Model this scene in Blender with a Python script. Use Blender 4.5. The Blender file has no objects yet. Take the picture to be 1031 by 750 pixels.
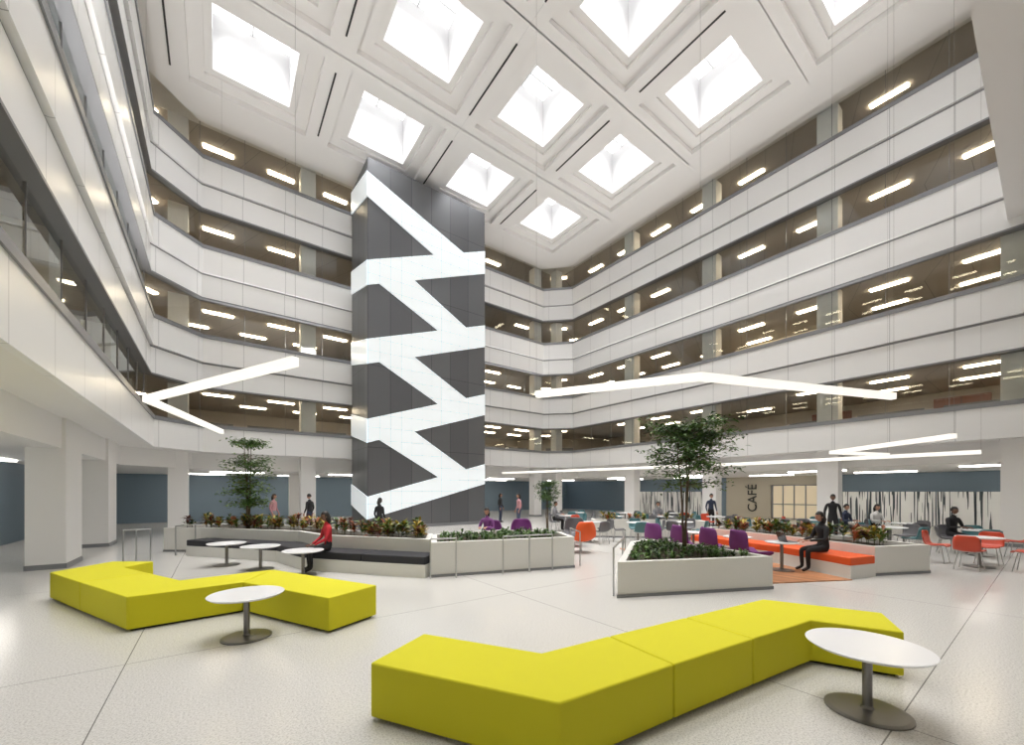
import bpy, math, random
from mathutils import Vector, Matrix
random.seed(7)
S_, C_ = math.sin(math.radians(36.35)), math.cos(math.radians(36.35))
CAMH = 1.85
def plan(x, y):            # metres right / ahead of the viewpoint -> building axes
    return (x*C_ + y*S_, -x*S_ + y*C_)
PHI = -math.radians(36.35)

# ------------------------------------------------------------------ materials
def newmat(name):
    m = bpy.data.materials.new(name); m.use_nodes = True
    nt = m.node_tree; b = nt.nodes['Principled BSDF']
    return m, nt, b
def simple(name, col, rough=0.5, metal=0.0, noise=0.0, nscale=20, bump=0.0, spec=None):
    m, nt, b = newmat(name)
    b.inputs['Base Color'].default_value = (*col, 1)
    b.inputs['Roughness'].default_value = rough
    b.inputs['Metallic'].default_value = metal
    if spec is not None: b.inputs['Specular IOR Level'].default_value = spec
    if noise > 0 or bump > 0:
        tc = nt.nodes.new('ShaderNodeTexCoord'); n = nt.nodes.new('ShaderNodeTexNoise')
        n.inputs['Scale'].default_value = nscale; n.inputs['Detail'].default_value = 4
        nt.links.new(tc.outputs['Object'], n.inputs['Vector'])
        if noise > 0:
            r = nt.nodes.new('ShaderNodeMapRange')
            r.inputs['To Min'].default_value = 1-noise; r.inputs['To Max'].default_value = 1+noise
            nt.links.new(n.outputs['Fac'], r.inputs['Value'])
            mx = nt.nodes.new('ShaderNodeVectorMath'); mx.operation = 'SCALE'
            mx.inputs[0].default_value = col
            nt.links.new(r.outputs['Result'], mx.inputs['Scale'])
            nt.links.new(mx.outputs['Vector'], b.inputs['Base Color'])
        if bump > 0:
            bp = nt.nodes.new('ShaderNodeBump'); bp.inputs['Strength'].default_value = bump
            bp.inputs['Distance'].default_value = 0.01
            nt.links.new(n.outputs['Fac'], bp.inputs['Height'])
            nt.links.new(bp.outputs['Normal'], b.inputs['Normal'])
    return m
def emis(name, col, s, base=(0.9,0.9,0.9)):
    m, nt, b = newmat(name)
    b.inputs['Base Color'].default_value = (*base, 1)
    b.inputs['Emission Color'].default_value = (*col, 1)
    b.inputs['Emission Strength'].default_value = s
    return m
def line_fac(nt, coord, period, width):
    d = nt.nodes.new('ShaderNodeMath'); d.operation = 'DIVIDE'; d.inputs[1].default_value = period
    nt.links.new(coord, d.inputs[0])
    f = nt.nodes.new('ShaderNodeMath'); f.operation = 'FRACT'; nt.links.new(d.outputs[0], f.inputs[0])
    l = nt.nodes.new('ShaderNodeMath'); l.operation = 'LESS_THAN'; l.inputs[1].default_value = width/period
    nt.links.new(f.outputs[0], l.inputs[0]); return l.outputs[0]
def panelmat(name, col, linecol, pu, pv, w=0.012, rough=0.4, metal=0.0, emit=0.0, coords='UV', var=0.0):
    m, nt, b = newmat(name)
    b.inputs['Roughness'].default_value = rough; b.inputs['Metallic'].default_value = metal
    tc = nt.nodes.new('ShaderNodeTexCoord'); sp = nt.nodes.new('ShaderNodeSeparateXYZ')
    nt.links.new(tc.outputs[coords], sp.inputs[0])
    fac = line_fac(nt, sp.outputs['X'], pu, w)
    if pv:
        f2 = line_fac(nt, sp.outputs['Y'], pv, w)
        mx = nt.nodes.new('ShaderNodeMath'); mx.operation = 'MAXIMUM'
        nt.links.new(fac, mx.inputs[0]); nt.links.new(f2, mx.inputs[1]); fac = mx.outputs[0]
    mix = nt.nodes.new('ShaderNodeMix'); mix.data_type = 'RGBA'
    mix.inputs['A'].default_value = (*col, 1); mix.inputs['B'].default_value = (*linecol, 1)
    nt.links.new(fac, mix.inputs['Factor'])
    if var > 0:
        fl = nt.nodes.new('ShaderNodeMath'); fl.operation = 'DIVIDE'; fl.inputs[1].default_value = pu
        nt.links.new(sp.outputs['X'], fl.inputs[0])
        fr = nt.nodes.new('ShaderNodeMath'); fr.operation = 'FLOOR'; nt.links.new(fl.outputs[0], fr.inputs[0])
        wn = nt.nodes.new('ShaderNodeTexWhiteNoise'); wn.noise_dimensions = '1D'
        nt.links.new(fr.outputs[0], wn.inputs['W'])
        r = nt.nodes.new('ShaderNodeMapRange'); r.inputs['To Min'].default_value = 1-var; r.inputs['To Max'].default_value = 1+var
        nt.links.new(wn.outputs['Value'], r.inputs['Value'])
        sc = nt.nodes.new('ShaderNodeVectorMath'); sc.operation = 'SCALE'
        sc.inputs[0].default_value = col; nt.links.new(r.outputs[0], sc.inputs['Scale'])
        nt.links.new(sc.outputs[0], mix.inputs['A'])
    nt.links.new(mix.outputs['Result'], b.inputs['Base Color'])
    if emit > 0:
        nt.links.new(mix.outputs['Result'], b.inputs['Emission Color'])
        b.inputs['Emission Strength'].default_value = emit
    return m

M = {}
M['white'] = simple('painted_white', (0.84,0.83,0.82), 0.5)
M['ceil'] = simple('ceiling_white', (0.86,0.845,0.83), 0.7)
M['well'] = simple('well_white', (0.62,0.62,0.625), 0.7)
M['band'] = panelmat('parapet_panel', (0.84,0.84,0.84), (0.42,0.42,0.43), 1.717, 0, 0.016, 0.28)
M['gray'] = simple('gray_metal_trim', (0.24,0.245,0.26), 0.35, 0.3)
M['reveal'] = simple('gray_reveal', (0.30,0.30,0.315), 0.5)
M['dark'] = simple('dark_slot', (0.03,0.03,0.03), 0.6)
M['int'] = simple('interior_wall_taupe', (0.40,0.36,0.31), 0.7, noise=0.1, nscale=0.6)
M['intceil'] = panelmat('interior_ceiling', (0.50,0.46,0.42), (0.3,0.28,0.26), 1.2, 0, 0.02, 0.8)
M['carpet'] = simple('interior_carpet', (0.22,0.20,0.18), 0.9, noise=0.2, nscale=30)
M['blue'] = simple('blue_gray_wall', (0.20,0.27,0.33), 0.5)
M['tower'] = panelmat('tower_metal_panel', (0.145,0.15,0.16), (0.055,0.055,0.06), 1.11, 4.0, 0.02, 0.38, 0.5, var=0.12)
M['ribbon'] = panelmat('backlit_glass', (0.80,0.86,0.89), (0.46,0.50,0.52), 0.555, 0.62, 0.024, 0.3, emit=0.38)
M['sky'] = emis('skylight_glazing', (1.0,1.0,1.0), 1.6)
M['lamp'] = emis('office_light', (1.0,0.82,0.58), 24)
M['groundfill'] = emis('ground_fill_glow', (1.0,0.94,0.86), 14)  # glow for the added fill panels of the ground floor
M['pend'] = emis('pendant_diffuser', (1.0,0.95,0.85), 0.85, (0.8,0.8,0.78))
M['yellow'] = simple('chartreuse_fabric', (0.66,0.61,0.006), 0.75, noise=0.06, nscale=300, bump=0.15)
M['black'] = simple('black_upholstery', (0.018,0.018,0.024), 0.6)
M['orange'] = simple('orange_upholstery', (0.75,0.10,0.015), 0.6)
M['red'] = simple('red_orange_plastic', (0.6,0.07,0.03), 0.4)
M['teal'] = simple('teal_plastic', (0.06,0.17,0.19), 0.4)
M['chgray'] = simple('gray_plastic', (0.12,0.12,0.13), 0.4)
M['purple'] = simple('purple_fabric', (0.16,0.03,0.17), 0.7)
M['steel'] = simple('brushed_steel', (0.5,0.5,0.5), 0.3, 1.0)
M['bsteel'] = simple('satin_gray_base', (0.22,0.21,0.20), 0.35, 0.8)
M['tabletop'] = simple('white_laminate', (0.82,0.82,0.83), 0.25)
M['stone'] = simple('planter_stone', (0.74,0.73,0.69), 0.5, noise=0.05, nscale=60)
M['soil'] = simple('soil', (0.05,0.035,0.02), 0.9, noise=0.3, nscale=40)
M['wood'] = panelmat('wood_deck', (0.45,0.20,0.09), (0.2,0.08,0.03), 0.14, 0, 0.008, 0.45, coords='Object', var=0.25)
M['door'] = simple('wood_door', (0.20,0.07,0.035), 0.5)
M['beige'] = simple('cafe_beige', (0.55,0.50,0.40), 0.6)
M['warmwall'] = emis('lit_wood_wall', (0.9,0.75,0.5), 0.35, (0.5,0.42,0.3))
M['bark'] = simple('bark', (0.12,0.09,0.06), 0.9, noise=0.3, nscale=30)
M['screen'] = simple('laptop_screen', (0.02,0.02,0.025), 0.2)

# glass
m, nt, b = newmat('office_glass')
out = nt.nodes['Material Output']; nt.nodes.remove(b)
tr = nt.nodes.new('ShaderNodeBsdfTransparent'); tr.inputs[0].default_value = (0.86,0.88,0.87,1)
gl = nt.nodes.new('ShaderNodeBsdfGlossy'); gl.inputs['Roughness'].default_value = 0.02; gl.inputs[0].default_value=(0.9,0.95,0.95,1)
fr = nt.nodes.new('ShaderNodeFresnel'); fr.inputs[0].default_value = 1.5
mixs = nt.nodes.new('ShaderNodeMixShader')
nt.links.new(fr.outputs[0], mixs.inputs[0]); nt.links.new(tr.outputs[0], mixs.inputs[1]); nt.links.new(gl.outputs[0], mixs.inputs[2])
nt.links.new(mixs.outputs[0], out.inputs[0]); M['glass'] = m

# terrazzo floor
m, nt, b = newmat('terrazzo')
tc = nt.nodes.new('ShaderNodeTexCoord')
n1 = nt.nodes.new('ShaderNodeTexNoise'); n1.inputs['Scale'].default_value = 60; n1.inputs['Detail'].default_value = 5; n1.inputs['Roughness'].default_value = 0.8
cr = nt.nodes.new('ShaderNodeValToRGB'); e = cr.color_ramp.elements
e[0].position = 0.32; e[0].color = (0.34,0.325,0.30,1); e[1].position = 0.54; e[1].color = (0.67,0.655,0.625,1)
nt.links.new(tc.outputs['Object'], n1.inputs['Vector'])
nt.links.new(n1.outputs['Fac'], cr.inputs[0])
sp = nt.nodes.new('ShaderNodeSeparateXYZ')
ad = nt.nodes.new('ShaderNodeVectorMath'); ad.operation='ADD'; ad.inputs[1].default_value=(100*5.15+0.8, 100*5.15-0.75, 0)
nt.links.new(tc.outputs['Object'], ad.inputs[0]); nt.links.new(ad.outputs[0], sp.inputs[0])
f1 = line_fac(nt, sp.outputs['X'], 5.15, 0.01); f2 = line_fac(nt, sp.outputs['Y'], 5.15, 0.01)
mxm = nt.nodes.new('ShaderNodeMath'); mxm.operation='MAXIMUM'; nt.links.new(f1, mxm.inputs[0]); nt.links.new(f2, mxm.inputs[1])
mix = nt.nodes.new('ShaderNodeMix'); mix.data_type='RGBA'; mix.inputs['B'].default_value=(0.2,0.19,0.18,1)
nt.links.new(mxm.outputs[0], mix.inputs['Factor']); nt.links.new(cr.outputs[0], mix.inputs['A'])
nt.links.new(mix.outputs['Result'], b.inputs['Base Color'])
b.inputs['Roughness'].default_value = 0.20
b.inputs['Specular IOR Level'].default_value = 0.5
M['floor'] = m

# slivered screen (dark/white vertical bars)
m, nt, b = newmat('barcode_screen')
tc = nt.nodes.new('ShaderNodeTexCoord'); mp = nt.nodes.new('ShaderNodeMapping'); mp.inputs['Scale'].default_value=(1,1,0.035)
n = nt.nodes.new('ShaderNodeTexNoise'); n.inputs['Scale'].default_value=15; n.inputs['Detail'].default_value=0.5
cr = nt.nodes.new('ShaderNodeValToRGB'); cr.color_ramp.interpolation='CONSTANT'; e=cr.color_ramp.elements
e[0].color=(0.06,0.08,0.09,1); e[1].position=0.44; e[1].color=(0.9,0.9,0.88,1)
nt.links.new(tc.outputs['Object'], mp.inputs[0]); nt.links.new(mp.outputs[0], n.inputs['Vector']); nt.links.new(n.outputs['Fac'], cr.inputs[0]); nt.links.new(cr.outputs[0], b.inputs['Base Color'])
M['barcode'] = m

# leaf material from colour attribute
m, nt, b = newmat('foliage')
at = nt.nodes.new('ShaderNodeVertexColor'); at.layer_name = 'Col'
nt.links.new(at.outputs['Color'], b.inputs['Base Color']); b.inputs['Roughness'].default_value=0.45
M['leaf'] = m

# ------------------------------------------------------------------ mesh builder
class MB:
    def __init__(s): s.v=[]; s.f=[]; s.m=[]; s.uv=[]; s.c=[]
    def add(s, vs, fs, mi=0, uvs=None, col=None):
        o=len(s.v); s.v += [tuple(p) for p in vs]
        for k,f in enumerate(fs):
            s.f.append(tuple(i+o for i in f)); s.m.append(mi if isinstance(mi,int) else mi[k])
            s.uv.append(uvs[k] if uvs else None); s.c.append(col)
    def box(s, c, d, mi=0, rz=0.0):
        hx,hy,hz=d[0]/2,d[1]/2,d[2]/2; ca,sa=math.cos(rz),math.sin(rz); vs=[]
        for z in(-hz,hz):
            for x,y in((-hx,-hy),(hx,-hy),(hx,hy),(-hx,hy)):
                vs.append((c[0]+x*ca-y*sa, c[1]+x*sa+y*ca, c[2]+z))
        s.add(vs,[(3,2,1,0),(4,5,6,7),(0,1,5,4),(1,2,6,5),(2,3,7,6),(3,0,4,7)],mi)
    def tube(s, pts, rads, n=8, mi=0, flat=1.0, cap=True):
        pts=[Vector(p) for p in pts]; N=len(pts)
        if not isinstance(rads,(list,tuple)): rads=[rads]*N
        vs=[]; prev=None
        for i,p in enumerate(pts):
            t=(pts[min(i+1,N-1)]-pts[max(i-1,0)]).normalized()
            if prev is None:
                a=Vector((0,0,1)) if abs(t.z)<0.9 else Vector((1,0,0)); u=t.cross(a).normalized()
            else:
                u=(prev-t*prev.dot(t)).normalized()
            prev=u; w=t.cross(u)
            for k in range(n):
                an=2*math.pi*k/n
                vs.append(p+u*math.cos(an)*rads[i]+w*math.sin(an)*rads[i]*flat)
        fs=[(i*n+k,i*n+(k+1)%n,(i+1)*n+(k+1)%n,(i+1)*n+k) for i in range(N-1) for k in range(n)]
        if cap: fs+= [tuple(range(n))[::-1], tuple((N-1)*n+k for k in range(n))]
        s.add(vs,fs,mi)
    def lathe(s, prof, c=(0,0,0), n=40, mi=0):
        vs=[(c[0]+r*math.cos(2*math.pi*k/n), c[1]+r*math.sin(2*math.pi*k/n), c[2]+z) for r,z in prof for k in range(n)]
        fs=[(i*n+k,i*n+(k+1)%n,(i+1)*n+(k+1)%n,(i+1)*n+k) for i in range(len(prof)-1) for k in range(n)]
        s.add(vs,fs,mi)
    def ell(s, c, r, mi=0, nu=14, nv=9, rot=None):
        vs=[];
        for i in range(nv+1):
            th=math.pi*i/nv
            for k in range(nu):
                p=Vector((r[0]*math.sin(th)*math.cos(2*math.pi*k/nu), r[1]*math.sin(th)*math.sin(2*math.pi*k/nu), r[2]*math.cos(th)))
                if rot: p=rot@p
                vs.append(Vector(c)+p)
        fs=[(i*nu+k,(i+1)*nu+k,(i+1)*nu+(k+1)%nu,i*nu+(k+1)%nu) for i in range(nv) for k in range(nu)]
        s.add(vs,fs,mi)
    def prism(s, poly, z0, z1, mi=0):
        n=len(poly); vs=[(p[0],p[1],z0) for p in poly]+[(p[0],p[1],z1) for p in poly]
        fs=[tuple(range(n))[::-1],tuple(range(n,2*n))]+[(i,(i+1)%n,n+(i+1)%n,n+i) for i in range(n)]
        s.add(vs,fs,mi)
    def obj(s, name, mats, loc=(0,0,0), rz=0, parent=None, smooth=False, bevel=0, seg=2, auto=False):
        me=bpy.data.meshes.new(name); me.from_pydata(s.v,[],s.f); 
        for mm in mats: me.materials.append(mm)
        for i,p in enumerate(me.polygons):
            p.material_index=s.m[i]; p.use_smooth=smooth
        if any(u for u in s.uv):
            ul=me.uv_layers.new(name='UVMap')
            for i,p in enumerate(me.polygons):
                if s.uv[i]:
                    for k,li in enumerate(p.loop_indices): ul.data[li].uv=s.uv[i][k]
        if any(c for c in s.c):
            ca=me.color_attributes.new(name='Col',type='FLOAT_COLOR',domain='CORNER')
            for i,p in enumerate(me.polygons):
                cc=s.c[i] or (0.5,0.5,0.5)
                for li in p.loop_indices: ca.data[li].color=(*cc,1)
        me.update()
        ob=bpy.data.objects.new(name,me); bpy.context.collection.objects.link(ob)
        ob.location=loc; ob.rotation_euler=(0,0,rz)
        if parent: ob.parent=parent
        if bevel>0:
            bm=ob.modifiers.new('bevel','BEVEL'); bm.width=bevel; bm.segments=seg; bm.limit_method='ANGLE'; bm.angle_limit=math.radians(40)
            if seg>2:
                for p in me.polygons: p.use_smooth=True
                wn=ob.modifiers.new('wn','WEIGHTED_NORMAL')
        return ob
def empty(name, loc=(0,0,0), rz=0):
    e=bpy.data.objects.new(name,None); bpy.context.collection.objects.link(e); e.location=loc; e.rotation_euler=(0,0,rz); e.empty_display_size=0.2
    return e

def offset_path(path, o, closed=False):
    n=len(path); res=[]
    for i in range(n):
        p=Vector(path[i])
        if closed: a=Vector(path[i-1]); b=Vector(path[(i+1)%n])
        else: a=Vector(path[i-1]) if i>0 else None; b=Vector(path[i+1]) if i<n-1 else None
        d1=(p-a).normalized() if a is not None else None
        d2=(b-p).normalized() if b is not None else None
        if d1 is None: d1=d2
        if d2 is None: d2=d1
        n1=Vector((-d1.y,d1.x)); n2=Vector((-d2.y,d2.x)); m_=(n1+n2).normalized(); c=max(0.3,m_.dot(n1))
        q=p+m_*(o/c); res.append((q.x,q.y))
    return res

def sweep(name, path, profile, mats, segm=None, zuv=True):
    b=MB(); L=[0]
    for i in range(1,len(path)): L.append(L[-1]+(Vector(path[i])-Vector(path[i-1])).length)
    for j in range(len(profile)-1):
        (o0,z0),(o1,z1)=profile[j],profile[j+1]
        A=offset_path(path,o0); B=offset_path(path,o1)
        for i in range(len(path)-1):
            vs=[(*A[i],z0),(*A[i+1],z0),(*B[i+1],z1),(*B[i],z1)]
            v0=z0 if zuv else 0; v1=z1
            b.add(vs,[(0,1,2,3)],(segm[j] if segm else 0),uvs=[[(L[i],v0),(L[i+1],v0),(L[i+1],v1),(L[i],v1)]])
    return b.obj(name,mats)

# ------------------------------------------------------------------ building shell
XL, XR, YB, YS = -2.02, 20.96, 22.5, -8.0
CEIL = 18.5
YBK=0.95
PATH=[(XL,YS),(XL,YB-1.5),(XL+1.5,YB),(XR-1.5,YB),(XR,YB-1.5),(XR,YS)]

b=MB(); b.add([(-14,-9,0),(33,-9,0),(33,34,0),(-14,34,0)],[(0,1,2,3)]); b.obj('floor',[M['floor']])
def wallq(name,p,q,z0,z1,mat):
    b=MB(); L=(Vector(q)-Vector(p)).length
    b.add([(*p,z0),(*q,z0),(*q,z1),(*p,z1)],[(0,1,2,3)],0,uvs=[[(0,z0),(L,z0),(L,z1),(0,z1)]]); return b.obj(name,[mat])
wallq('wall_left',(-6,YS),(-6,33),0,2.95,M['blue'])
wallq('wall_back',(-6,32),(32,32),0,2.95,M['blue'])
wallq('wall_right',(31,33),(31,YS),0,2.95,M['blue'])
wallq('wall_south',(-12,YS),(31,YS),0,10.85,M['white'])
wallq('wall_south_bulkhead',(XL-0.2,YBK),(XR+0.2,YBK),10.85,CEIL+0.1,M['white'])
b=MB(); b.add([(XL-0.3,YS,10.85),(XR+0.3,YS,10.85),(XR+0.3,YBK,10.85),(XL-0.3,YBK,10.85)],[(0,1,2,3)]); b.obj('soffit_south',[M['white']])

for lv in (2,3,4,5):
    zf=4.0*(lv-1)
    sweep('parapet_level_%d'%lv,PATH,[(0.0,zf+0.70),(0.0,zf-0.37),(0.12,zf-0.37)],[M['band']])
    sweep('trim_cap_level_%d'%lv,PATH,[(0.35,zf+0.86),(-0.04,zf+0.86),(-0.04,zf+0.70),(0.0,zf+0.70)],[M['gray']])
    if lv>2:
        sweep('trim_reveal_level_%d'%lv,PATH,[(0.12,zf-0.37),(0.12,zf-0.45),(0.10,zf-0.45)],[M['reveal']])
        sweep('fascia_level_%d'%lv,PATH,[(0.10,zf-0.45),(0.10,zf-1.46)],[M['band']])
        sweep('trim_sill_level_%d'%lv,PATH,[(0.10,zf-1.46),(0.06,zf-1.46),(0.06,zf-1.52),(0.4,zf-1.52)],[M['gray']])
    else:
        sweep('fascia_level_2',PATH,[(0.12,3.63),(1.0,3.63),(1.0,2.9),(1.25,2.9)],[M['white']])
    sweep('window_%d'%lv,PATH,[(0.30,zf+0.86),(0.30,zf+2.5)],[M['glass']])
    sweep('office_interior_level_%d'%lv,PATH,[(0.33,zf),(7,zf),(7,zf+2.6),(0.33,zf+2.6)],[M['carpet'],M['int'],M['intceil']],[0,1,2])
sweep('ceiling_ground_floor',PATH,[(1.25,2.9),(11,2.9)],[M['white']])

# lights in ring ceilings
def ring_lights(name,o,zs,spacing,length,width,mat,skip=0.0,th=0.05):
    b=MB(); 
    for z in zs:
        for i in range(len(PATH)-1):
            P=offset_path(PATH,o); p=Vector(P[i]); q=Vector(P[i+1]); L=(q-p).length
            if L<length: continue
            n=int(L/spacing); d=(q-p).normalized(); ang=math.atan2(d.y,d.x)
            for k in range(n):
                if random.random()<skip: continue
                c=p+d*((k+0.5)*L/n)
                b.box((c.x,c.y,z-th/2),(length,width,th),0,ang)
    return b.obj(name,[mat])
zs=[4*(l-1)+2.6 for l in (2,3,4,5)]
ring_lights('office_ceiling_light_row_1',1.9,zs,2.575,1.2,0.24,M['lamp'],0.12)
ring_lights('office_ceiling_light_row_2',4.3,zs,2.575,1.2,0.24,M['lamp'],0.2)
ring_lights('ground_fill_panel',3.5,[2.9],5.15,2.4,0.25,M['groundfill'])  # glowing panels added as fill light under the overhangs
ring_lights('ground_fill_panel',7.0,[2.9],5.15,2.4,0.25,M['groundfill'])  # second row of the added fill panels, further in

# glass joints
b=MB()
for lv in (2,3,4,5):
    zf=4.0*(lv-1)
    P=offset_path(PATH,0.29)
    for i in range(len(P)-1):
        p=Vector(P[i]); q=Vector(P[i+1]); d=(q-p).normalized(); L=(q-p).length; n=max(1,round(L/1.717))
        for k in range(n+1):
            c=p+d*(k*L/n); b.box((c.x,c.y,zf+1.68),(0.012,0.02,1.64),0,math.atan2(d.y,d.x))
b.obj('trim_glazing_joints',[M['gray']])
# low workstation partitions seen through the glass
b=MB()
for lv in (2,3,4,5):
    zf=4.0*(lv-1)
    for o in (3.2,5.2):
        P=offset_path(PATH,o)
        for i in range(len(P)-1):
            p=Vector(P[i]); q=Vector(P[i+1]); d=(q-p).normalized(); L=(q-p).length; n=int(L/2.575)
            for k in range(n):
                if random.random()<0.3: continue
                c=p+d*((k+0.5)*L/n); b.box((c.x,c.y,zf+0.7),(2.2,0.06,1.4),0,math.atan2(d.y,d.x))
b.obj('workstation_partitions',[M['chgray']])

# columns
GX=[-1.4,3.8,9.0,14.2,19.3]; GY=[0.74,5.9,11.1,16.3]
def column(name,x,y,sx,sy,z0,z1):
    b=MB(); b.box((x,y,(z0+z1)/2),(sx,sy,z1-z0)); b.box((x,y,z0+0.06),(sx+0.03,sy+0.03,0.12),1)
    return b.obj(name,[M['white'],M['gray']])
for y in GY+[-4.4]:
    column('column',XR+0.72,y,0.6,0.75,0,CEIL)
for x in GX:
    column('column',x,YB+0.75,0.7,0.6,0,CEIL)
column('column',XR-0.2,YB-0.0,0.6,0.6,0,CEIL)
for y in (-4.4,0.74,5.9,11.1,16.3): column('column',XL-0.72,y,0.6,0.75,3.9,CEIL)
for y0,y1 in ((8.3,9.6),(14.2,15.6),(18.9,20.2),(1.5,2.9)):
    column('pier',-3.28,(y0+y1)/2,0.66,y1-y0,0,3.63)
for x in (3.8,14.2): column('column',x,27.5,0.6,0.6,0,2.9)

# ceiling with coffers
CX=[1.2,6.38,11.57,16.75]; CY=[3.42,8.53,13.62,18.72]
b=MB(); g=MB(); well=MB(); bars=MB()
def sqring(mb,cx,cy,h0x,h0y,z0,h1,z1,mi=0):
    A=[(cx-h0x,cy-h0y,z0),(cx+h0x,cy-h0y,z0),(cx+h0x,cy+h0y,z0),(cx-h0x,cy+h0y,z0)]
    Bv=[(cx-h1,cy-h1,z1),(cx+h1,cy-h1,z1),(cx+h1,cy+h1,z1),(cx-h1,cy+h1,z1)]
    mb.add(A+Bv,[(i,(i+1)%4,4+(i+1)%4,4+i) for i in range(4)],mi)
for cx in CX:
    for cy in CY:
        sqring(b,cx,cy,2.5917,2.5667,CEIL,2.12,CEIL)
        sqring(b,cx,cy,2.12,2.12,CEIL,2.12,CEIL+0.22)
        sqring(b,cx,cy,2.12,2.12,CEIL+0.22,1.62,CEIL+0.22)
        sqring(b,cx,cy,1.62,1.62,CEIL+0.22,1.62,CEIL+0.32)
        sqring(b,cx,cy,1.62,1.62,CEIL+0.32,1.36,CEIL+0.32)
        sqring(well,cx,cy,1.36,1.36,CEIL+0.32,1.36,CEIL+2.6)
        g.add([(cx-1.36,cy-1.36,CEIL+2.6),(cx+1.36,cy-1.36,CEIL+2.6),(cx+1.36,cy+1.36,CEIL+2.6),(cx-1.36,cy+1.36,CEIL+2.6)],[(3,2,1,0)])
        bars.box((cx,cy,CEIL+2.56),(0.05,2.7,0.08)); 
        for dy in (-0.68,0.68,): bars.box((cx,cy+dy,CEIL+2.56),(2.7,0.04,0.06))
x0,x1=CX[0]-2.5917,CX[-1]+2.5917; y0,y1=CY[0]-2.5667,CY[-1]+2.5667
def rect(mb,xa,ya,xb,yb,z,mi=0): mb.add([(xa,ya,z),(xb,ya,z),(xb,yb,z),(xa,yb,z)],[(3,2,1,0)],mi)
rect(b,XL-0.5,0.7,x0,YB+0.5,CEIL); rect(b,x1,0.7,XR+0.5,YB+0.5,CEIL); rect(b,x0,y1,x1,YB+0.5,CEIL)
if y0>0.7: rect(b,x0,0.7,x1,y0,CEIL)
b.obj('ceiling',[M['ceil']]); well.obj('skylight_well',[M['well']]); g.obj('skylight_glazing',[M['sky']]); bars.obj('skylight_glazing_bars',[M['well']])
b=MB()
for cx in (CX[0]+2.59,CX[1]+2.59,CX[2]+2.59):
    for cy in CY: b.box((cx,cy,CEIL-0.01),(0.06,3.5,0.03))
for cy in CY: b.box((x0-0.1,cy,CEIL-0.01),(0.06,3.5,0.03))
b.obj('ceiling_slot_diffuser',[M['dark']])

# daylight entering through the glazing of each skylight
def area(name,loc,rot,sx,sy,power,col=(1,1,1),spread=180):
    l=bpy.data.lights.new(name,'AREA'); l.shape='RECTANGLE'; l.size=sx; l.size_y=sy; l.energy=power; l.color=col; l.spread=math.radians(spread)
    o=bpy.data.objects.new(name,l); bpy.context.collection.objects.link(o); o.location=loc; o.rotation_euler=rot; return o
for cx in CX:
    for cy in CY: area('skylight_daylight',(cx,cy,CEIL+2.5),(0,0,0),1.9,1.9,185,(1,0.99,0.98),95)
# added fill lights along the walls, no fixtures there, aimed up to brighten the ceiling
ym=(YBK+YB)/2; xm=(XL+XR)/2
area('ceiling_fill',(XR-0.02,ym,8.9),(math.pi,math.radians(-30),0),0.12,18,300,(1,0.97,0.94),140)
area('ceiling_fill',(XL+0.02,ym,8.9),(math.pi,math.radians(30),0),0.12,18,260,(1,0.97,0.94),140)
area('ceiling_fill',(2.6,YB-0.02,8.9),(math.pi-math.radians(30),0,0),6,0.12,110,(1,0.97,0.94),140)
area('ceiling_fill',(16.0,YB-0.02,8.9),(math.pi-math.radians(30),0,0),6,0.12,110,(1,0.97,0.94),140)

# ------------------------------------------------------------------ stair tower
TX0,TX1,TY0,TY1,TZ=5.83,12.5,19.67,22.44,18.0
tw=empty('stair_tower',(TX0,TY0,0))
b=MB(); W=TX1-TX0; D=TY1-TY0
b.add([(0,0,0),(W,0,0),(W,0,TZ),(0,0,TZ)],[(0,1,2,3)],0,uvs=[[(0,0),(W,0),(W,TZ),(0,TZ)]])
b.add([(0,D,0),(0,0,0),(0,0,TZ),(0,D,TZ)],[(0,1,2,3)],0,uvs=[[(0,0),(D,0),(D,TZ),(0,TZ)]])
b.add([(W,0,0),(W,D,0),(W,D,TZ),(W,0,TZ)],[(0,1,2,3)],0,uvs=[[(0,0),(D,0),(D,TZ),(0,TZ)]])
b.add([(0,0,TZ),(W,0,TZ),(W,D,TZ),(0,D,TZ)],[(0,1,2,3)],0,uvs=[[(0.3,0.3)]*4])
b.obj('tower_body',[M['tower']],parent=tw)
b=MB()
def fquad(pts,t):
    n=len(pts); vs=[(p[0],-t,p[1]) for p in pts]+[(p[0],0,p[1]) for p in pts]
    fs=[tuple(range(n))]+[(i,n+i,n+(i+1)%n,(i+1)%n) for i in range(n)]
    b.add(vs,fs,0,uvs=[[(p[0]+0.001,p[1]) for p in pts]]+[[(pts[i][0]+.1,0.1)]*4 for i in range(n)])
def lquad(pts,t):
    n=len(pts); vs=[(-t,p[0],p[1]) for p in pts]+[(0,p[0],p[1]) for p in pts]
    fs=[tuple(range(n))[::-1]]+[(i,(i+1)%n,n+(i+1)%n,n+i) for i in range(n)]
    b.add(vs,fs,0,uvs=[[(p[0]+0.001,p[1]) for p in pts][::-1]]+[[(pts[i][0]+.1,0.1)]*4 for i in range(n)])
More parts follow.
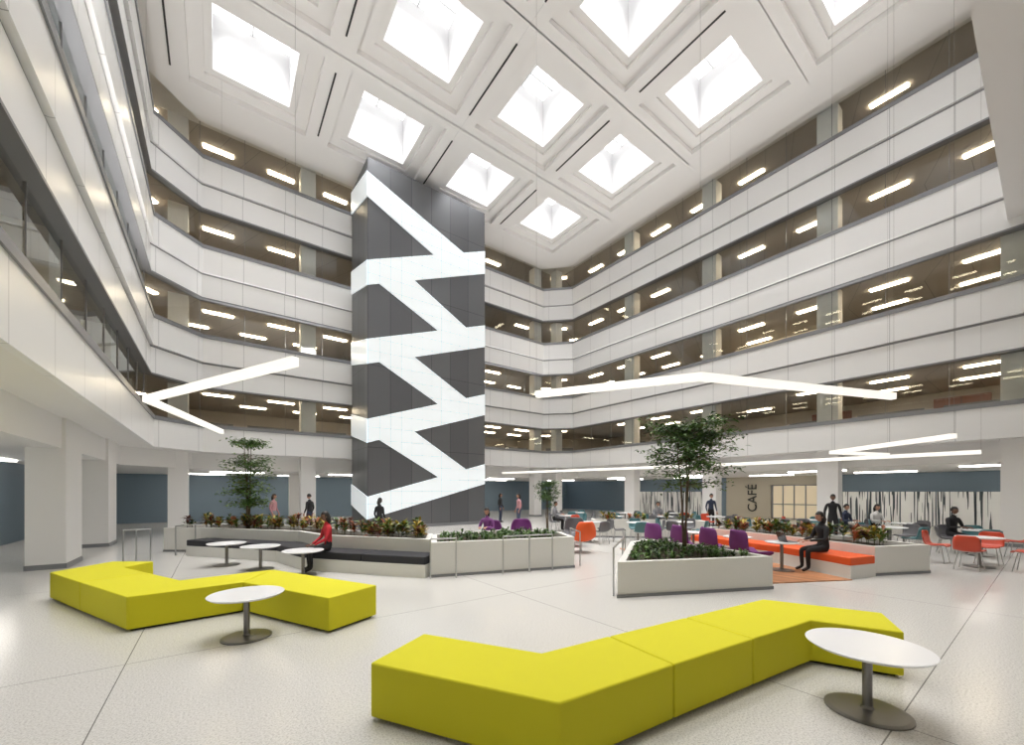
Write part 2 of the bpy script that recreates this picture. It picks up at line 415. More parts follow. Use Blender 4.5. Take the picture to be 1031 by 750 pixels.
# one continuous band: rising flights joined by falling diagonals
T=0.05
bands=((11.8,13.0,14.5,15.8),(8.0,9.2,10.25,11.5),(4.2,5.35,6.3,7.5),(0.5,1.6,2.3,3.45))
for l0,l1,r0,r1 in bands:
    fquad([(-T,l0),(W+0.0,r0),(W+0.0,r1),(-T,l1)],T)
    lquad([(-T,l0),(D,l0+0.65),(D,l1+0.65),(-T,l1)],T)
def bot(bd,x): return bd[0]+(bd[2]-bd[0])*x/W
def top(bd,x): return bd[1]+(bd[3]-bd[1])*x/W
for k in range(3):
    A,B=bands[k],bands[k+1]
    fquad([(0.55,bot(A,0.55)+0.02),(3.75,top(B,3.75)-0.03),(5.45,top(B,5.45)-0.03),(2.35,bot(A,2.35)+0.02)],0.047)
fquad([(-T,16.1),(3.5,top(bands[0],3.5)-0.03),(5.3,top(bands[0],5.3)-0.03),(-T,17.3)],0.047)
lquad([(-T,16.1),(D,16.75),(D,17.9),(-T,17.3)],T)
b.obj('backlit_ribbon',[M['ribbon']],parent=tw)
b=MB(); b.box((W/2,D/2-0.1,0.08),(W+0.3,D-0.1,0.16)); b.obj('tower_plinth',[M['gray']],parent=tw)

# ------------------------------------------------------------------ ground-floor fittings
def screen(name,x,ya,yb,h):
    b=MB(); n=max(1,round(abs(yb-ya)/1.3)); s=(yb-ya)/n
    for k in range(n): b.box((x,ya+s*(k+0.5),h/2),(0.05,abs(s)-0.06,h))
    return b.obj(name,[M['barcode']])
screen('slatted_screen',30.6,1.0,7.9,1.85); screen('slatted_screen',30.6,16,23.5,1.85)
# cafe front
cf=empty('cafe_front',(30.9,0,0))
b=MB(); b.box((0,13.2,1.45),(0.1,3.0,2.9)); b.box((0,8.6,1.45),(0.1,0.8,2.9)); b.box((0,10.2,2.6),(0.1,3.0,0.6)); b.obj('cafe_wall',[M['beige']],parent=cf)
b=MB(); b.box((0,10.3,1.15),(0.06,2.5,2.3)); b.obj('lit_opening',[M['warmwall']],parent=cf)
b=MB()
for y in (9.0,9.65,10.3,10.95,11.6): b.box((-0.06,y,1.15),(0.05,0.06,2.3))
for z in (0.05,1.0,2.28): b.box((-0.06,10.3,z),(0.05,2.6,0.06))
b.obj('door_frame',[M['gray']],parent=cf)
cu=bpy.data.curves.new('cafe_letters','FONT'); cu.body='CAFÉ'; cu.size=0.85; cu.extrude=0.02
to=bpy.data.objects.new('cafe_letters',cu); bpy.context.collection.objects.link(to); to.parent=cf
Rm=Matrix(((0,0,-1),(0,1,0),(1,0,0))).to_4x4()
to.matrix_local=Matrix.Translation((-0.08,12.6,0.4))@Rm
cu.materials.append(M['dark'])
# wood doors on upper right interiors
def odoor(y,zf,k):
    b=MB(); b.box((XR+6.9,y,zf+1.15),(0.06,1.8,2.3)); b.box((XR+6.88,y,zf+1.15),(0.06,0.02,2.3),1); b.obj('door_%d'%k,[M['door'],M['dark']])
odoor(0.2,4,1); odoor(2.6,4,2); odoor(7.5,4,3); odoor(12,8,4)
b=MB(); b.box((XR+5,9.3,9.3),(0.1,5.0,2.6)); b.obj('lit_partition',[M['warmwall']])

# pendant lights (luminous zigzags)
def pendant(name,pts,z,w=0.11,h=0.13):
    e=empty(name,(0,0,0)); P=[plan(*p) for p in pts]
    A=offset_path(P,w/2); Bp=offset_path(P,-w/2)
    b=MB()
    for i in range(len(P)-1):
        vs=[(*A[i],z),(*A[i+1],z),(*Bp[i+1],z),(*Bp[i],z)]+[(*A[i],z+h),(*A[i+1],z+h),(*Bp[i+1],z+h),(*Bp[i],z+h)]
        b.add(vs,[(0,1,2,3),(7,6,5,4),(4,5,1,0),(2,6,7,3),(0,3,7,4),(1,5,6,2)],[0,1,0,0,0,0])
    b.obj('luminous_tube',[M['pend'],M['white']],parent=e)
    b=MB()
    for p in P: b.tube([(*p,z+h),(*p,CEIL)],0.0025,5)
    b.obj('suspension_wire',[M['bsteel']],parent=e)
pendant('pendant_light',[(-4.04,7.46),(-9.6,10.5),(-11.75,16.2)],4.2,0.14,0.16)
pendant('pendant_light',[(0.61,10.0),(3.98,8.46),(9.73,10.2)],4.2,0.12,0.16)
pendant('pendant_light',[(-0.6,26.0),(9.7,17.8),(14.3,12.2)],3.0,0.12,0.12)
pendant('pendant_light',[(9.5,8.6),(9.76,12.2),(12.2,13.0)],3.0,0.12,0.1)

# ------------------------------------------------------------------ furniture
def sofa(name,front,seams,w=0.74,h=0.47):
    P=[plan(*p) for p in front]; Bk=offset_path(P,w); e=empty(name,(0,0,0))
    cuts=[0]+seams+[len(P)-1]
    for k in range(len(cuts)-1):
        i0,i1=cuts[k],cuts[k+1]
        poly=[P[i] for i in range(i0,i1+1)]+[Bk[i] for i in range(i1,i0-1,-1)]
        ins=offset_path(poly,0.004,True)
        b=MB(); b.prism(ins,0.03,h,0); b.obj('module_%d'%(k+1),[M['yellow']],parent=e,bevel=0.018,seg=3)
        b=MB(); b.prism(offset_path(poly,0.06,True),0.0,0.035,0); b.obj('plinth_%d'%(k+1),[M['dark']],parent=e)
sofa('zigzag_sofa',[(-7.93,7.95),(-7.93,6.86),(-6.6,6.11),(-5.06,5.25),(-4.12,6.12),(-2.38,5.20)],[2,4],0.82)
sofa('zigzag_sofa',[(-1.15,3.23),(0.31,2.61),(1.30,3.2),(2.27,3.76),(3.22,4.30),(3.86,3.93)],[2,3])

def table(x,y,h=0.56,r=0.42,br=0.28,name='round_table'):
    X,Y=plan(x,y); e=empty(name,(X,Y,0))
    b=MB(); b.lathe([(0,h-0.03),(r-0.03,h-0.03),(r-0.004,h-0.012),(r,h-0.004),(r-0.006,h),(0,h)],n=56); b.obj('table_top',[M['tabletop']],parent=e,smooth=False)
    b=MB(); b.lathe([(0,0),(br,0),(br,0.012),(br-0.03,0.02),(0.05,0.03),(0.034,0.05),(0.034,h-0.06),(0.12,h-0.03),(0,h-0.03)],n=40); b.obj('pedestal',[M['bsteel']],parent=e)
    return e
table(-3.38,5.1,r=0.42); table(3.0,3.38,0.56,0.425,0.29)
table(-7.2,10.1,0.56,0.42); table(-6.0,9.55,0.56,0.42); table(-4.62,8.85,0.56,0.42)

def shell(b,w,seat_h,d,back_h,curl,mi=0,wrap=0.0,top=0.8):
    prof=[(d*0.5,seat_h-0.03),(d*0.42,seat_h+0.0),(d*0.2,seat_h-0.005),(-d*0.1,seat_h-0.02),(-d*0.32,seat_h-0.01),(-d*0.45,seat_h+0.06),(-d*0.52,seat_h+0.18),(-d*0.57,seat_h+(back_h-seat_h)*0.6),(-d*0.61,seat_h+(back_h-seat_h)*0.88),(-d*0.62,back_h)]
    nu=8; vs=[]
    for i,(y,z) in enumerate(prof):
        t=min(1,max(0,(i-4)/4))
        ww=w*(1-(1-top)*0.5*t*t) if i<8 else (w*top if i==8 else w*top*0.7)
        for k in range(nu+1):
            u=-1+2*k/nu
            vs.append((u*ww/2, y+(wrap*t)*u*u, z+curl*u*u*(1-t)))
    fs=[(i*(nu+1)+k,i*(nu+1)+k+1,(i+1)*(nu+1)+k+1,(i+1)*(nu+1)+k) for i in range(len(prof)-1) for k in range(nu)]
    b.add(vs,fs,mi)
def dining_chair(x,y,rz,mat,name='dining_chair'):
    X,Y=plan(x,y); e=empty(name,(X,Y,0),rz)
    b=MB(); shell(b,0.46,0.45,0.44,0.82,0.03,0,0.05,0.9)
    o=b.obj('seat_shell',[mat],parent=e,smooth=True); s=o.modifiers.new('s','SOLIDIFY'); s.thickness=0.014
    b=MB()
    for sx in (-1,1):
        for sy in (-1,1): b.tube([(sx*0.15,sy*0.13,0.43),(sx*0.21,sy*0.20,0.0)],[0.011,0.009],8)
        b.tube([(sx*0.15,-0.13,0.43),(sx*0.15,0.13,0.43)],0.01,8)
    b.tube([(-0.15,0.13,0.43),(0.15,0.13,0.43)],0.01,8); b.tube([(-0.15,-0.13,0.43),(0.15,-0.13,0.43)],0.01,8)
    b.obj('legs',[M['steel']],parent=e)
def lounge_chair(x,y,rz,mat,name='lounge_chair',z=0.0):
    X,Y=plan(x,y); e=empty(name,(X,Y,z),rz)
    b=MB(); shell(b,0.74,0.38,0.66,0.96,0.12,0,0.16,0.80)
    o=b.obj('seat_shell',[mat],parent=e,smooth=True); s=o.modifiers.new('s','SOLIDIFY'); s.thickness=0.06; s.offset=0
    s2=o.modifiers.new('ss','SUBSURF'); s2.levels=1; s2.render_levels=1
    b=MB(); b.lathe([(0,0),(0.27,0),(0.27,0.012),(0.04,0.03),(0.03,0.06),(0.03,0.31),(0.12,0.34),(0,0.35)],n=28); b.obj('pedestal',[M['steel']],parent=e)
def dining_table(x,y,r=0.45,name='dining_table'): return table(x,y,0.74,r,0.27,name)

def ring_prism(b,poly,t,z0,z1,mi=0,soil=None,zs=None):
    inn=offset_path(poly,t,True); n=len(poly)
    vs=[(*p,z0) for p in poly]+[(*p,z1) for p in poly]+[(*p,z1) for p in inn]+[(*p,z1-0.12) for p in inn]
    fs=[]
    for i in range(n):
        j=(i+1)%n
        fs+=[(i,j,n+j,n+i),(n+i,n+j,2*n+j,2*n+i),(2*n+i,2*n+j,3*n+j,3*n+i)]
    b.add(vs,fs,mi); b.add([(*p,z1-0.1) for p in inn],[tuple(range(n))],1)
def ccw(poly):
    a=sum(poly[i][0]*poly[(i+1)%len(poly)][1]-poly[(i+1)%len(poly)][0]*poly[i][1] for i in range(len(poly)))
    return poly if a>0 else poly[::-1]
def planter(name,poly,h,wallmat='stone'):
    P=ccw([plan(*p) for p in poly]); e=empty(name,(0,0,0)); b=MB(); ring_prism(b,P,0.12,0.0,h)
    b.obj('planter_wall',[M[wallmat],M['soil']],parent=e,bevel=0)
    b=MB(); 
    n=len(P)
    Q=offset_path(P,-0.012,True)
    for i in range(n):
        j=(i+1)%n; b.add([(*Q[i],0.0),(*Q[j],0.0),(*Q[j],0.06),(*Q[i],0.06)],[(0,1,2,3)])
    b.obj('planter_kick',[M['gray']],parent=e)
    return e,offset_path(P,0.2,True)
def inside(p,poly):
    c=False; j=len(poly)-1
    for i in range(len(poly)):
        if ((poly[i][1]>p[1])!=(poly[j][1]>p[1])) and (p[0]<(poly[j][0]-poly[i][0])*(p[1]-poly[i][1])/(poly[j][1]-poly[i][1])+poly[i][0]): c=not c
        j=i
    return c
def leaf(b,p,dr,L,Wd,col):
    dr=dr.normalized(); s=dr.cross(Vector((random.uniform(-.3,.3),random.uniform(-.3,.3),1))); 
    if s.length<0.01: s=Vector((1,0,0))
    s.normalize(); up=s.cross(dr)
    m_=p+dr*L*0.5; t=p+dr*L-Vector((0,0,L*0.18)); k=up*(Wd*0.18)
    b.add([p,m_+s*Wd/2+k,t,m_-s*Wd/2+k,m_],[(0,1,4),(1,2,4),(0,4,3),(4,2,3)],0,col=col)
CROTON=[(0.05,0.11,0.015),(0.10,0.16,0.02),(0.35,0.26,0.03),(0.30,0.09,0.03),(0.12,0.03,0.02),(0.03,0.06,0.015),(0.45,0.34,0.06)]
GREEN=[(0.05,0.12,0.025),(0.08,0.17,0.03),(0.12,0.21,0.05),(0.03,0.07,0.015)]
def plants(name,poly,z0,z1,dens,pal,L=0.2,parent=None,per=16):
    xs=[p[0] for p in poly]; ys=[p[1] for p in poly]; b=MB()
    area_=abs(sum(poly[i][0]*poly[(i+1)%len(poly)][1]-poly[(i+1)%len(poly)][0]*poly[i][1] for i in range(len(poly))))/2
    n=int(area_*dens); c=0
    while c<n:
        q=(random.uniform(min(xs),max(xs)),random.uniform(min(ys),max(ys)))
        if not inside(q,poly): continue
        c+=1; hh=random.uniform(0.65,1.0)*(z1-z0); base=random.choice(pal)
        b.tube([(q[0],q[1],z0),(q[0],q[1],z0+hh*0.8)],[0.008,0.004],4,0,cap=False)
        for i in range(len(b.c)-4,len(b.c)): b.c[i]=(0.05,0.06,0.02)
        for k in range(per):
            a=random.uniform(0,6.28); zz=z0+hh*random.uniform(0.25,0.85); el=random.uniform(0.1,1.2)
            dr=Vector((math.cos(a)*math.cos(el),math.sin(a)*math.cos(el),math.sin(el)))
            cc=base if random.random()<0.6 else random.choice(pal)
            f=random.uniform(0.7,1.3); leaf(b,Vector((q[0],q[1],zz)),dr,L*random.uniform(0.7,1.2),L*0.36,tuple(x*f for x in cc))
    return b.obj(name,[M['leaf']],parent=parent)

# left planter + black bench
pe,inn=planter('long_planter',[(-10.75,12.35),(-9.6,12.35),(-6.05,11.3),(-4.75,10.2),(-1.9,9.3),(-2.1,10.6),(-4.6,11.5),(-6.2,12.9),(-10.4,13.9)],0.74)
plants('croton_bed',inn,0.64,1.18,11,CROTON,0.22,pe,24)
def bench(name,front,back,mat,basemat,h=0.45,seams=True):
    e=empty(name,(0,0,0)); F=[plan(*p) for p in front]; Bk=[plan(*p) for p in back]
    b=MB(); poly=ccw(F+Bk[::-1]); b.prism(poly,0.0,h-0.17); b.obj('bench_base',[basemat],parent=e)
    b=MB()
    for i in range(len(F)-1):
        q=ccw([F[i],F[i+1],Bk[i+1],Bk[i]]); b.prism(offset_path(q,0.006,True),h-0.17,h)
    b.obj('bench_cushions',[mat],parent=e,bevel=0.02,seg=3)
bench('upholstered_bench',[(-9.45,11.6),(-7.8,11.1),(-6.25,10.6),(-5.0,9.5),(-3.4,9.0),(-1.86,8.55)],[(-9.3,12.2),(-7.7,11.75),(-6.0,11.25),(-4.7,10.15),(-3.2,9.65),(-1.7,9.2)],M['black'],M['stone'])
# centre planter
pe,inn=planter('center_planter',[(-1.75,8.62),(1.52,9.75),(1.35,10.9),(-0.3,11.6),(-2.05,10.3)],0.75)
plants('groundcover',inn,0.64,0.86,30,GREEN,0.13,pe,12)
# tree planter (right of aisle)
pe,inn=planter('wedge_planter',[(1.84,6.97),(4.95,7.6),(4.7,8.5),(3.6,10.4),(2.95,9.95)],0.62)
plants('groundcover',inn,0.52,0.72,30,GREEN,0.13,pe,12)
# right planter with orange bench
pe,inn=planter('angled_planter',[(7.98,8.8),(9.5,9.1),(9.3,10.5),(7.8,14.2),(6.45,13.5),(7.6,10.6)],0.64)
plants('croton_bed',inn,0.54,1.05,11,CROTON,0.22,pe,24)
bench('upholstered_bench',[(7.15,8.45),(6.85,10.3),(5.75,12.9)],[(7.95,8.75),(7.58,10.55),(6.4,13.3)],M['orange'],M['stone'])
# far planting
pe,inn=planter('far_planter',[(3.3,16.3),(7.6,15.6),(7.7,16.4),(3.4,17.2)],0.7)
plants('croton_bed',inn,0.6,1.0,9,CROTON,0.22,pe,18)
b=MB(); b.prism(ccw([plan(*p) for p in [(4.98,8.0),(7.1,8.35),(6.75,10.3),(5.6,13.0),(3.5,13.0),(3.7,10.45),(4.75,8.6)]]),0.0,0.02); b.obj('wood_deck',[M['wood']])

def rail(name,pts,h=0.9):
    e=empty(name,(0,0,0)); P=[plan(*p) for p in pts]; b=MB()
    for i in range(len(P)-1):
        p,q=P[i],P[i+1]; b.tube([(*p,h-0.04),(*p,h),(*q,h),(*q,h-0.04)],0.016,8)
    for p in P: b.tube([(*p,0),(*p,h)],0.016,8)
    b.obj('handrail',[M['steel']],parent=e)
rail('guard_rail',[(-10.15,10.45),(-9.95,10.6),(-9.75,10.8)],0.85)
rail('guard_rail',[(-9.75,11.6),(-9.65,12.2)],0.85)
rail('guard_rail',[(-1.72,8.45),(-1.2,8.6)],0.85); rail('guard_rail',[(-0.2,8.95),(0.4,9.2),(0.95,9.4)],0.85)
rail('guard_rail',[(1.8,7.1),(2.35,8.5),(2.8,9.9)],0.85)
rail('guard_rail',[(1.7,10.0),(1.6,11.0)],0.85)

# trees
def tree(name,x,y,z0,ztop,rad,crown_z0,n_br=26,leafn=34,L=0.09,pal=GREEN,seed=1):
    rnd=random.Random(seed); X,Y=plan(x,y); e=empty(name,(X,Y,0)); b=MB(); lf=MB(); H=ztop-z0
    stems=3
    for s in range(stems):
        a=s*2.1+rnd.random(); pts=[]; k=0.10*rad
        for i in range(6):
            t=i/5; pts.append(Vector((math.cos(a)*k*(t*1.5)+rnd.uniform(-.02,.02),math.sin(a)*k*(t*1.5)+rnd.uniform(-.02,.02),z0+H*0.85*t)))
        pts[0]=Vector((math.cos(a)*0.02,math.sin(a)*0.02,z0-0.02))
        b.tube(pts,[0.03*(1-0.75*i/5) for i in range(6)],7)
        for j in range(n_br//stems):
            tt=rnd.uniform(0,1); zz=crown_z0+(ztop*0.97-crown_z0)*tt
            f=(zz-z0)/(H*0.85); f=min(f,0.999); ii=int(f*5); p0=pts[ii].lerp(pts[min(ii+1,5)],f*5-ii)
            an=rnd.uniform(0,6.28); reach=rad*(0.55+0.45*rnd.random())*math.sqrt(max(0.12,1-((tt-0.4)/0.68)**2))
            el=rnd.uniform(0.0,0.4); p3=p0+Vector((math.cos(an)*reach,math.sin(an)*reach,reach*el))
            mid=p0.lerp(p3,0.5)+Vector((0,0,0.08*reach)); b.tube([p0,mid,p3],[0.011,0.007,0.003],5)
            for q in range(leafn):
                u=rnd.uniform(0.25,1.05); c=(p0.lerp(mid,u*2) if u<0.5 else mid.lerp(p3,u*2-1))
                c=c+Vector((rnd.gauss(0,0.10),rnd.gauss(0,0.10),rnd.gauss(0,0.06)))
                al=rnd.uniform(0,6.28); dr=Vector((math.cos(al),math.sin(al),rnd.uniform(-0.4,0.4)))
                cc=rnd.choice(pal); ff=rnd.uniform(0.7,1.4); leaf(lf,c,dr,L*rnd.uniform(0.8,1.3),L*0.55,tuple(v*ff for v in cc))
    b.obj('trunk',[M['bark']],parent=e,smooth=True); lf.obj('leaves',[M['leaf']],parent=e)
tree('potted_tree',3.72,8.6,0.52,3.6,1.05,1.95,54,70,0.11,seed=3)
tree('potted_tree',-8.3,12.6,0.64,3.8,0.72,1.3,48,50,0.12,[(0.08,0.17,0.03),(0.14,0.24,0.05),(0.05,0.12,0.02)],seed=5)
tree('potted_tree',1.55,17.5,0.0,2.5,0.55,1.2,24,50,0.12,seed=8)

# chairs and tables
W0=PHI
for i,(x,y) in enumerate([(4.2,11.3),(4.66,10.6),(5.1,9.9),(5.5,9.25)]):
    lounge_chair(x,y,W0-math.radians(70+6*i),M['purple'],z=0.02)
table(6.3,9.35,0.66,0.34,0.25,'side_table').location.z=0.02; table(5.9,10.5,0.66,0.34,0.25,'side_table').location.z=0.02; table(5.3,11.7,0.66,0.34,0.25,'side_table').location.z=0.02
lounge_chair(-0.75,12.4,W0+2.6,M['purple']); lounge_chair(0.35,12.9,W0+3.3,M['purple'])
lounge_chair(2.1,12.2,W0+0.4,M['orange']); lounge_chair(2.1,13.6,W0+2.9,M['chgray'])
def dset(x,y,mats,r=0.45,a0=0.3,R=0.68):
    dining_table(x,y,r)
    for k,mt in enumerate(mats):
        a=a0+k*2*math.pi/len(mats); dining_chair(x+R*math.cos(a),y+R*math.sin(a),W0+a+math.pi/2,mt)
dset(11.5,9.85,[M['red'],M['red'],M['red'],M['red']],0.42,0.5,0.75)
dset(13.6,11.6,[M['teal'],M['chgray'],M['teal'],M['red']],0.42,0.9)
dset(11.9,12.6,[M['chgray'],M['teal'],M['chgray'],M['teal']],0.42,0.2)
dset(13.9,14.2,[M['chgray'],M['teal'],M['chgray']],0.42,0.2)
dset(9.4,14.9,[M['chgray'],M['teal'],M['chgray'],M['teal']],0.42,0.2)
dset(11.9,16.0,[M['teal'],M['red'],M['chgray'],M['teal']],0.42,0.7)
for i,(x,y) in enumerate([(2.9,14.8),(4.6,14.6),(6.3,14.9),(2.6,18.8),(4.7,18.4),(6.9,18.2),(9.2,18.0),(3.5,21.6),(6.0,21.2),(8.6,20.8)]):
    mm=[M['teal'],M['chgray'],M['teal'],M['chgray']] if i%3 else [M['chgray'],M['red'],M['teal'],M['chgray']]
    dset(x,y,mm,0.42,0.4+i)

# laptop
def laptop(x,y,z,rz):
    X,Y=plan(x,y); e=empty('laptop',(X,Y,z),rz)
    b=MB(); b.box((0,0,0.009),(0.33,0.23,0.018)); b.obj('keyboard_base',[M['chgray']],parent=e,bevel=0.004)
    b=MB(); b.add([(-.165,.115,.018),(.165,.115,.018),(.165,.19,.235),(-.165,.19,.235),(-.165,.125,.018),(.165,.125,.018),(.165,.2,.235),(-.165,.2,.235)],[(0,1,2,3),(7,6,5,4),(0,3,7,4),(1,5,6,2),(3,2,6,7),(0,4,5,1)]); b.obj('display',[M['screen']],parent=e)

# ------------------------------------------------------------------ people
SK=simple('skin_tone_a',(0.45,0.24,0.16),0.5); SK2=simple('skin_tone_b',(0.16,0.08,0.05),0.5)
HAIR=simple('dark_hair',(0.015,0.011,0.01),0.5); LIP=simple('lips',(0.3,0.08,0.07),0.5); EYE=simple('eye',(0.02,0.02,0.02),0.2)
CL={'red':simple('red_knit',(0.5,0.02,0.03),0.8),'black':simple('black_cloth',(0.015,0.015,0.018),0.8),'navy':simple('navy_cloth',(0.03,0.04,0.08),0.8),
    'gray':simple('gray_cloth',(0.25,0.25,0.27),0.8),'white':simple('white_cloth',(0.7,0.7,0.7),0.8),'purple':simple('purple_cloth',(0.2,0.06,0.22),0.8),'denim':simple('denim',(0.06,0.08,0.14),0.8),'rose':simple('rose_cloth',(0.5,0.25,0.27),0.8)}
def person(x,y,rz,pose='stand',top='black',bot='black',skin=SK,long=True,name='person',s=1.0,reach=0.36,hz=0.70,seat=0.45,lean=0.05,headdown=0.2):
    X,Y=plan(x,y); e=empty(name,(X,Y,0),rz); e.scale=(s,s,s)
    V=[];R=[];E=[];LB=[]
    def v(p,r): V.append(Vector(p)); R.append(r if isinstance(r,tuple) else (r,r)); return len(V)-1
    def ed(a,b,l): E.append((a,b)); LB.append(l)
    if pose=='stand': pz=0.94; ln=0.0
    else: pz=seat+0.12; ln=lean
    pel=v((0,0,pz),(0.15,0.105)); sp1=v((0,ln*0.4,pz+0.17),(0.125,0.09)); ch=v((0,ln,pz+0.35),(0.155,0.10)); nb=v((0,ln*1.2,pz+0.49),(0.075,0.06)); nk=v((0,ln*1.3+0.01,pz+0.59),(0.048,0.05))
    ed(pel,sp1,1); ed(sp1,ch,1); ed(ch,nb,1); ed(nb,nk,3)
    wr=[]
    for sd in (-1,1):
        sh=v((sd*0.165,ln,pz+0.455),0.062)
        if pose=='stand': el=v((sd*0.235,-0.02,pz+0.18),0.042); w=v((sd*0.235,0.09,pz-0.04),0.026); hd=Vector((0,0.25,-1)).normalized()
        else: el=v((sd*0.23,ln+0.08,pz+0.19),0.042); w=v((sd*0.10,reach,hz+0.045),0.026); hd=Vector((-sd*0.15,1,-0.08)).normalized()
        ed(ch,sh,1); ed(sh,el,1); ed(el,w,1); wr.append((V[w],hd,sd))
        if pose.startswith('stand'):
            hp=v((sd*0.085,0,pz-0.07),0.09); kn=v((sd*0.095,0.02,0.50),0.058); ak=v((sd*0.10,-0.01,0.10),0.04); to=v((sd*0.12,0.14,0.035),(0.035,0.03))
        else:
            hp=v((sd*0.10,0.05,pz-0.03),0.09); kn=v((sd*0.11,0.44,seat+0.055),0.06); ak=v((sd*0.11,0.42,0.10),0.04); to=v((sd*0.12,0.57,0.035),(0.035,0.03))
        ed(pel,hp,2); ed(hp,kn,2); ed(kn,ak,2); ed(ak,to,4)
    me=bpy.data.meshes.new('b'); me.from_pydata(V,E,[]); ob=bpy.data.objects.new('b',me); bpy.context.collection.objects.link(ob)
    sm=ob.modifiers.new('skin','SKIN'); sm.use_smooth_shade=True
    sv=me.skin_vertices[0].data
    for i in range(len(V)): sv[i].radius=R[i]; sv[i].use_root=(i==0)
    ss=ob.modifiers.new('ss','SUBSURF'); ss.levels=1; ss.render_levels=1
    dg=bpy.context.evaluated_depsgraph_get(); dg.update()
    m2=bpy.data.meshes.new_from_object(ob.evaluated_get(dg)); bpy.data.objects.remove(ob)
    m2.materials.clear()
    for mt in (CL[top],CL[bot],skin,HAIR): m2.materials.append(mt)
    mp={1:0,2:1,3:2,4:3}
    for p in m2.polygons:
        c=p.center; best=9;bl=1
        for (a,bb),l in zip(E,LB):
            A=V[a];B2=V[bb];t=max(0,min(1,(c-A).dot(B2-A)/max(1e-6,(B2-A).length_squared))); dd=(c-A.lerp(B2,t)).length-R[a][0]*0.8
            if dd<best: best=dd;bl=l
        p.material_index=mp[bl]; p.use_smooth=True
    body=bpy.data.objects.new('body',m2); bpy.context.collection.objects.link(body); body.parent=e
    # hands
    b=MB()
    for w,hd,sd in wr:
        side=hd.cross(Vector((0,0,1)) if abs(hd.z)<0.8 else Vector((0,1,0))).normalized(); nrm=side.cross(hd).normalized()
        if nrm.z>0: nrm=-nrm
        kp=w+hd*0.09; b.tube([w-hd*0.02,w+hd*0.03,w+hd*0.07,kp],[0.024,0.034,0.04,0.036],10,0,0.42)
        for k,(off,L) in enumerate(((-0.027,0.068),(-0.009,0.078),(0.009,0.073),(0.027,0.058))):
            p0=kp+side*off-hd*0.012; p1=p0+hd*L*0.5+nrm*0.006; p2=p1+hd*L*0.28+nrm*0.014; p3=p2+hd*L*0.2+nrm*0.016
            b.tube([p0,p1,p2,p3],[0.0088,0.008,0.0075,0.006],6)
        ts=side*(1 if (side.x*sd)<0 else -1)
        tb=w+hd*0.03+ts*0.026; b.tube([tb,tb+hd*0.03+ts*0.022,tb+hd*0.058+ts*0.024+nrm*0.008],[0.012,0.010,0.007],6)
    b.obj('hands',[skin],parent=e,smooth=True)
    # head
    hc=Vector((0,ln*1.35+0.03,pz+0.705)); rot=Matrix.Rotation(-headdown,3,'X'); b=MB()
    vs=[];nu,nv=20,14
    for i in range(nv+1):
        th=math.pi*i/nv
        for k in range(nu):
            ph=2*math.pi*k/nu; p=Vector((0.074*math.sin(th)*math.cos(ph),0.092*math.sin(th)*math.sin(ph),0.115*math.cos(th)))
            if p.z<0: t=-p.z/0.115; p.x*=1-0.30*t; p.y=p.y*(1-0.25*t)+0.018*t
            vs.append(hc+rot@p)
    b.add(vs,[(i*nu+k,(i+1)*nu+k,(i+1)*nu+(k+1)%nu,i*nu+(k+1)%nu) for i in range(nv) for k in range(nu)],0)
    b.tube([hc+rot@Vector((0,0.086,0.01)),hc+rot@Vector((0,0.104,-0.022)),hc+rot@Vector((0,0.088,-0.03))],[0.007,0.013,0.008],6,0)
    for sd in (-1,1):
        b.ell(hc+rot@Vector((sd*0.074,-0.005,-0.01)),(0.010,0.018,0.030),0,8,6)
        b.ell(hc+rot@Vector((sd*0.029,0.083,0.004)),(0.012,0.006,0.006),2,8,6)
    b.ell(hc+rot@Vector((0,0.086,-0.055)),(0.022,0.006,0.006),3,8,6)
    # hair cap
    vs=[]
    for i in range(nv+1):
        th=math.pi*i/nv
        for k in range(nu):
            ph=2*math.pi*k/nu; p=Vector((0.083*math.sin(th)*math.cos(ph),0.100*math.sin(th)*math.sin(ph)-0.008,0.124*math.cos(th))); vs.append(p)
    fs=[]
    for i in range(nv):
        for k in range(nu):
            f=(i*nu+k,(i+1)*nu+k,(i+1)*nu+(k+1)%nu,i*nu+(k+1)%nu); c=sum((vs[q] for q in f),Vector())/4
            if (c.z>0.055) or (c.y<0.01 and c.z>(-0.11 if long else -0.04)): fs.append(f)
    b.add([hc+rot@p for p in vs],fs,1)
    if long: b.ell(hc+rot@Vector((0,-0.06,-0.09)),(0.08,0.05,0.12),1,12,8)
    b.obj('head',[skin,HAIR,EYE,LIP],parent=e,smooth=True)
    return e
def face_to(dx,dy):   # facing direction in viewpoint axes -> z rotation (figure faces +Y)
    wx,wy=plan(dx,dy); return math.atan2(wy,wx)-math.pi/2
person(-4.33,9.5,face_to(-0.75,-0.6),'sit','red','black',SK2,name='seated_woman',reach=0.36,hz=0.58)
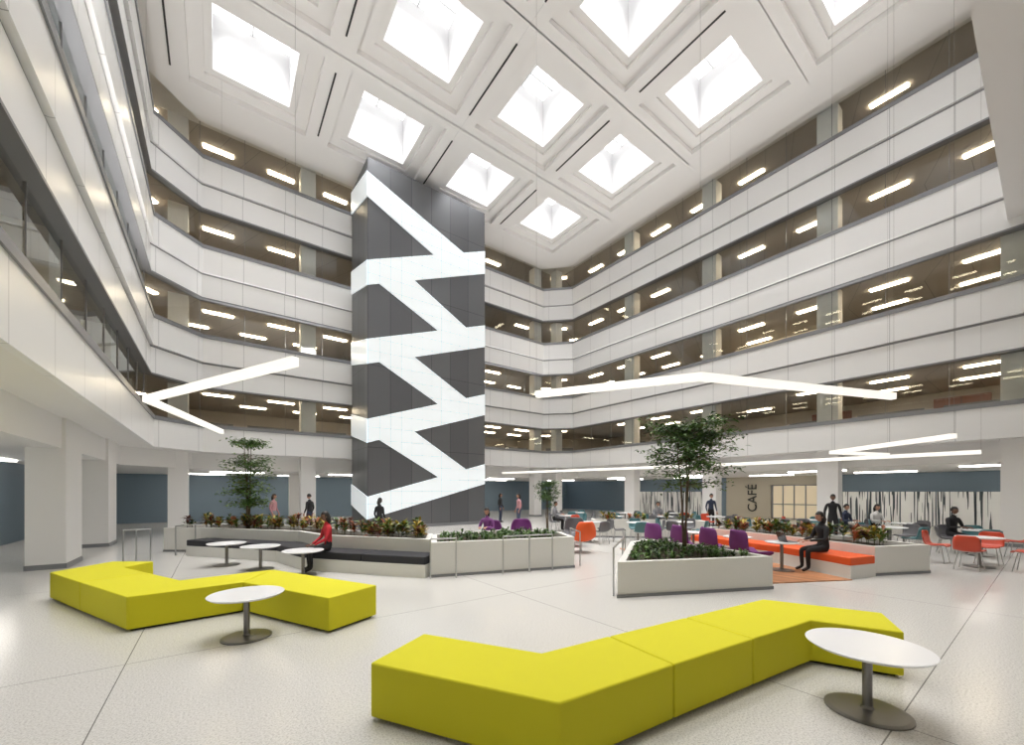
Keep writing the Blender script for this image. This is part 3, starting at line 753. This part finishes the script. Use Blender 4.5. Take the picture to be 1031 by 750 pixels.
person(7.25,9.3,face_to(-1,0.05),'sit','black','black',SK,name='seated_woman',reach=0.40,hz=0.68)
laptop(6.45,9.35,0.68,face_to(-1,0.05))
person(-4.8,14.5,face_to(0.5,1),'stand','black','black',SK2,name='standing_woman',s=0.93)
person(-10.6,17.8,face_to(1,0),'stand','rose','gray',SK,name='walking_person')
person(-9.0,17.8,face_to(-1,0.2),'stand','black','navy',SK,name='walking_person',long=False)
person(11.7,14.6,face_to(-0.6,-1),'stand','black','black',SK2,name='standing_man',long=False,s=1.0)
person(9.6,19.3,face_to(0,-1),'stand','navy','black',SK,name='standing_man',long=False)
person(-0.7,24.0,face_to(1,-0.4),'stand','black','navy',SK,name='standing_woman')
person(0.35,20.5,face_to(-1,-0.4),'stand','rose','denim',SK,name='standing_woman')
for (x,y,dx,dy,t) in ((13.6,12.4,0,-1,'black'),(12.6,15.2,0.3,-1,'navy'),(13.6,15.0,0,-1,'white'),(-0.75,12.4,-0.3,-1,'purple'),(6.9,19.0,0,-1,'gray'),(2.0,19.2,1,-0.4,'gray')):
    if (x,y)!=(-0.75,12.4): dining_chair(x,y,face_to(dx,dy),M['chgray'])
    person(x,y,face_to(dx,dy),'sit',t,'black',random.choice([SK,SK2]),name='seated_person',long=random.random()<0.5,hz=0.74,reach=0.38,seat=0.45 if (x,y)!=(-0.75,12.4) else 0.42)

# ------------------------------------------------------------------ world & camera
w=bpy.data.worlds.new('world'); bpy.context.scene.world=w; w.use_nodes=True
w.node_tree.nodes['Background'].inputs[0].default_value=(0.9,0.95,1,1); w.node_tree.nodes['Background'].inputs[1].default_value=0.4
bpy.context.scene.view_settings.view_transform='Standard'
cam=bpy.data.cameras.new('camera'); co=bpy.data.objects.new('camera',cam); bpy.context.collection.objects.link(co)
co.location=(0,0,CAMH); co.rotation_euler=(math.pi/2,0,PHI)
cam.sensor_width=36; cam.lens=36*403/1031; cam.shift_y=120/1031; cam.clip_start=0.05; cam.clip_end=300
bpy.context.scene.camera=co
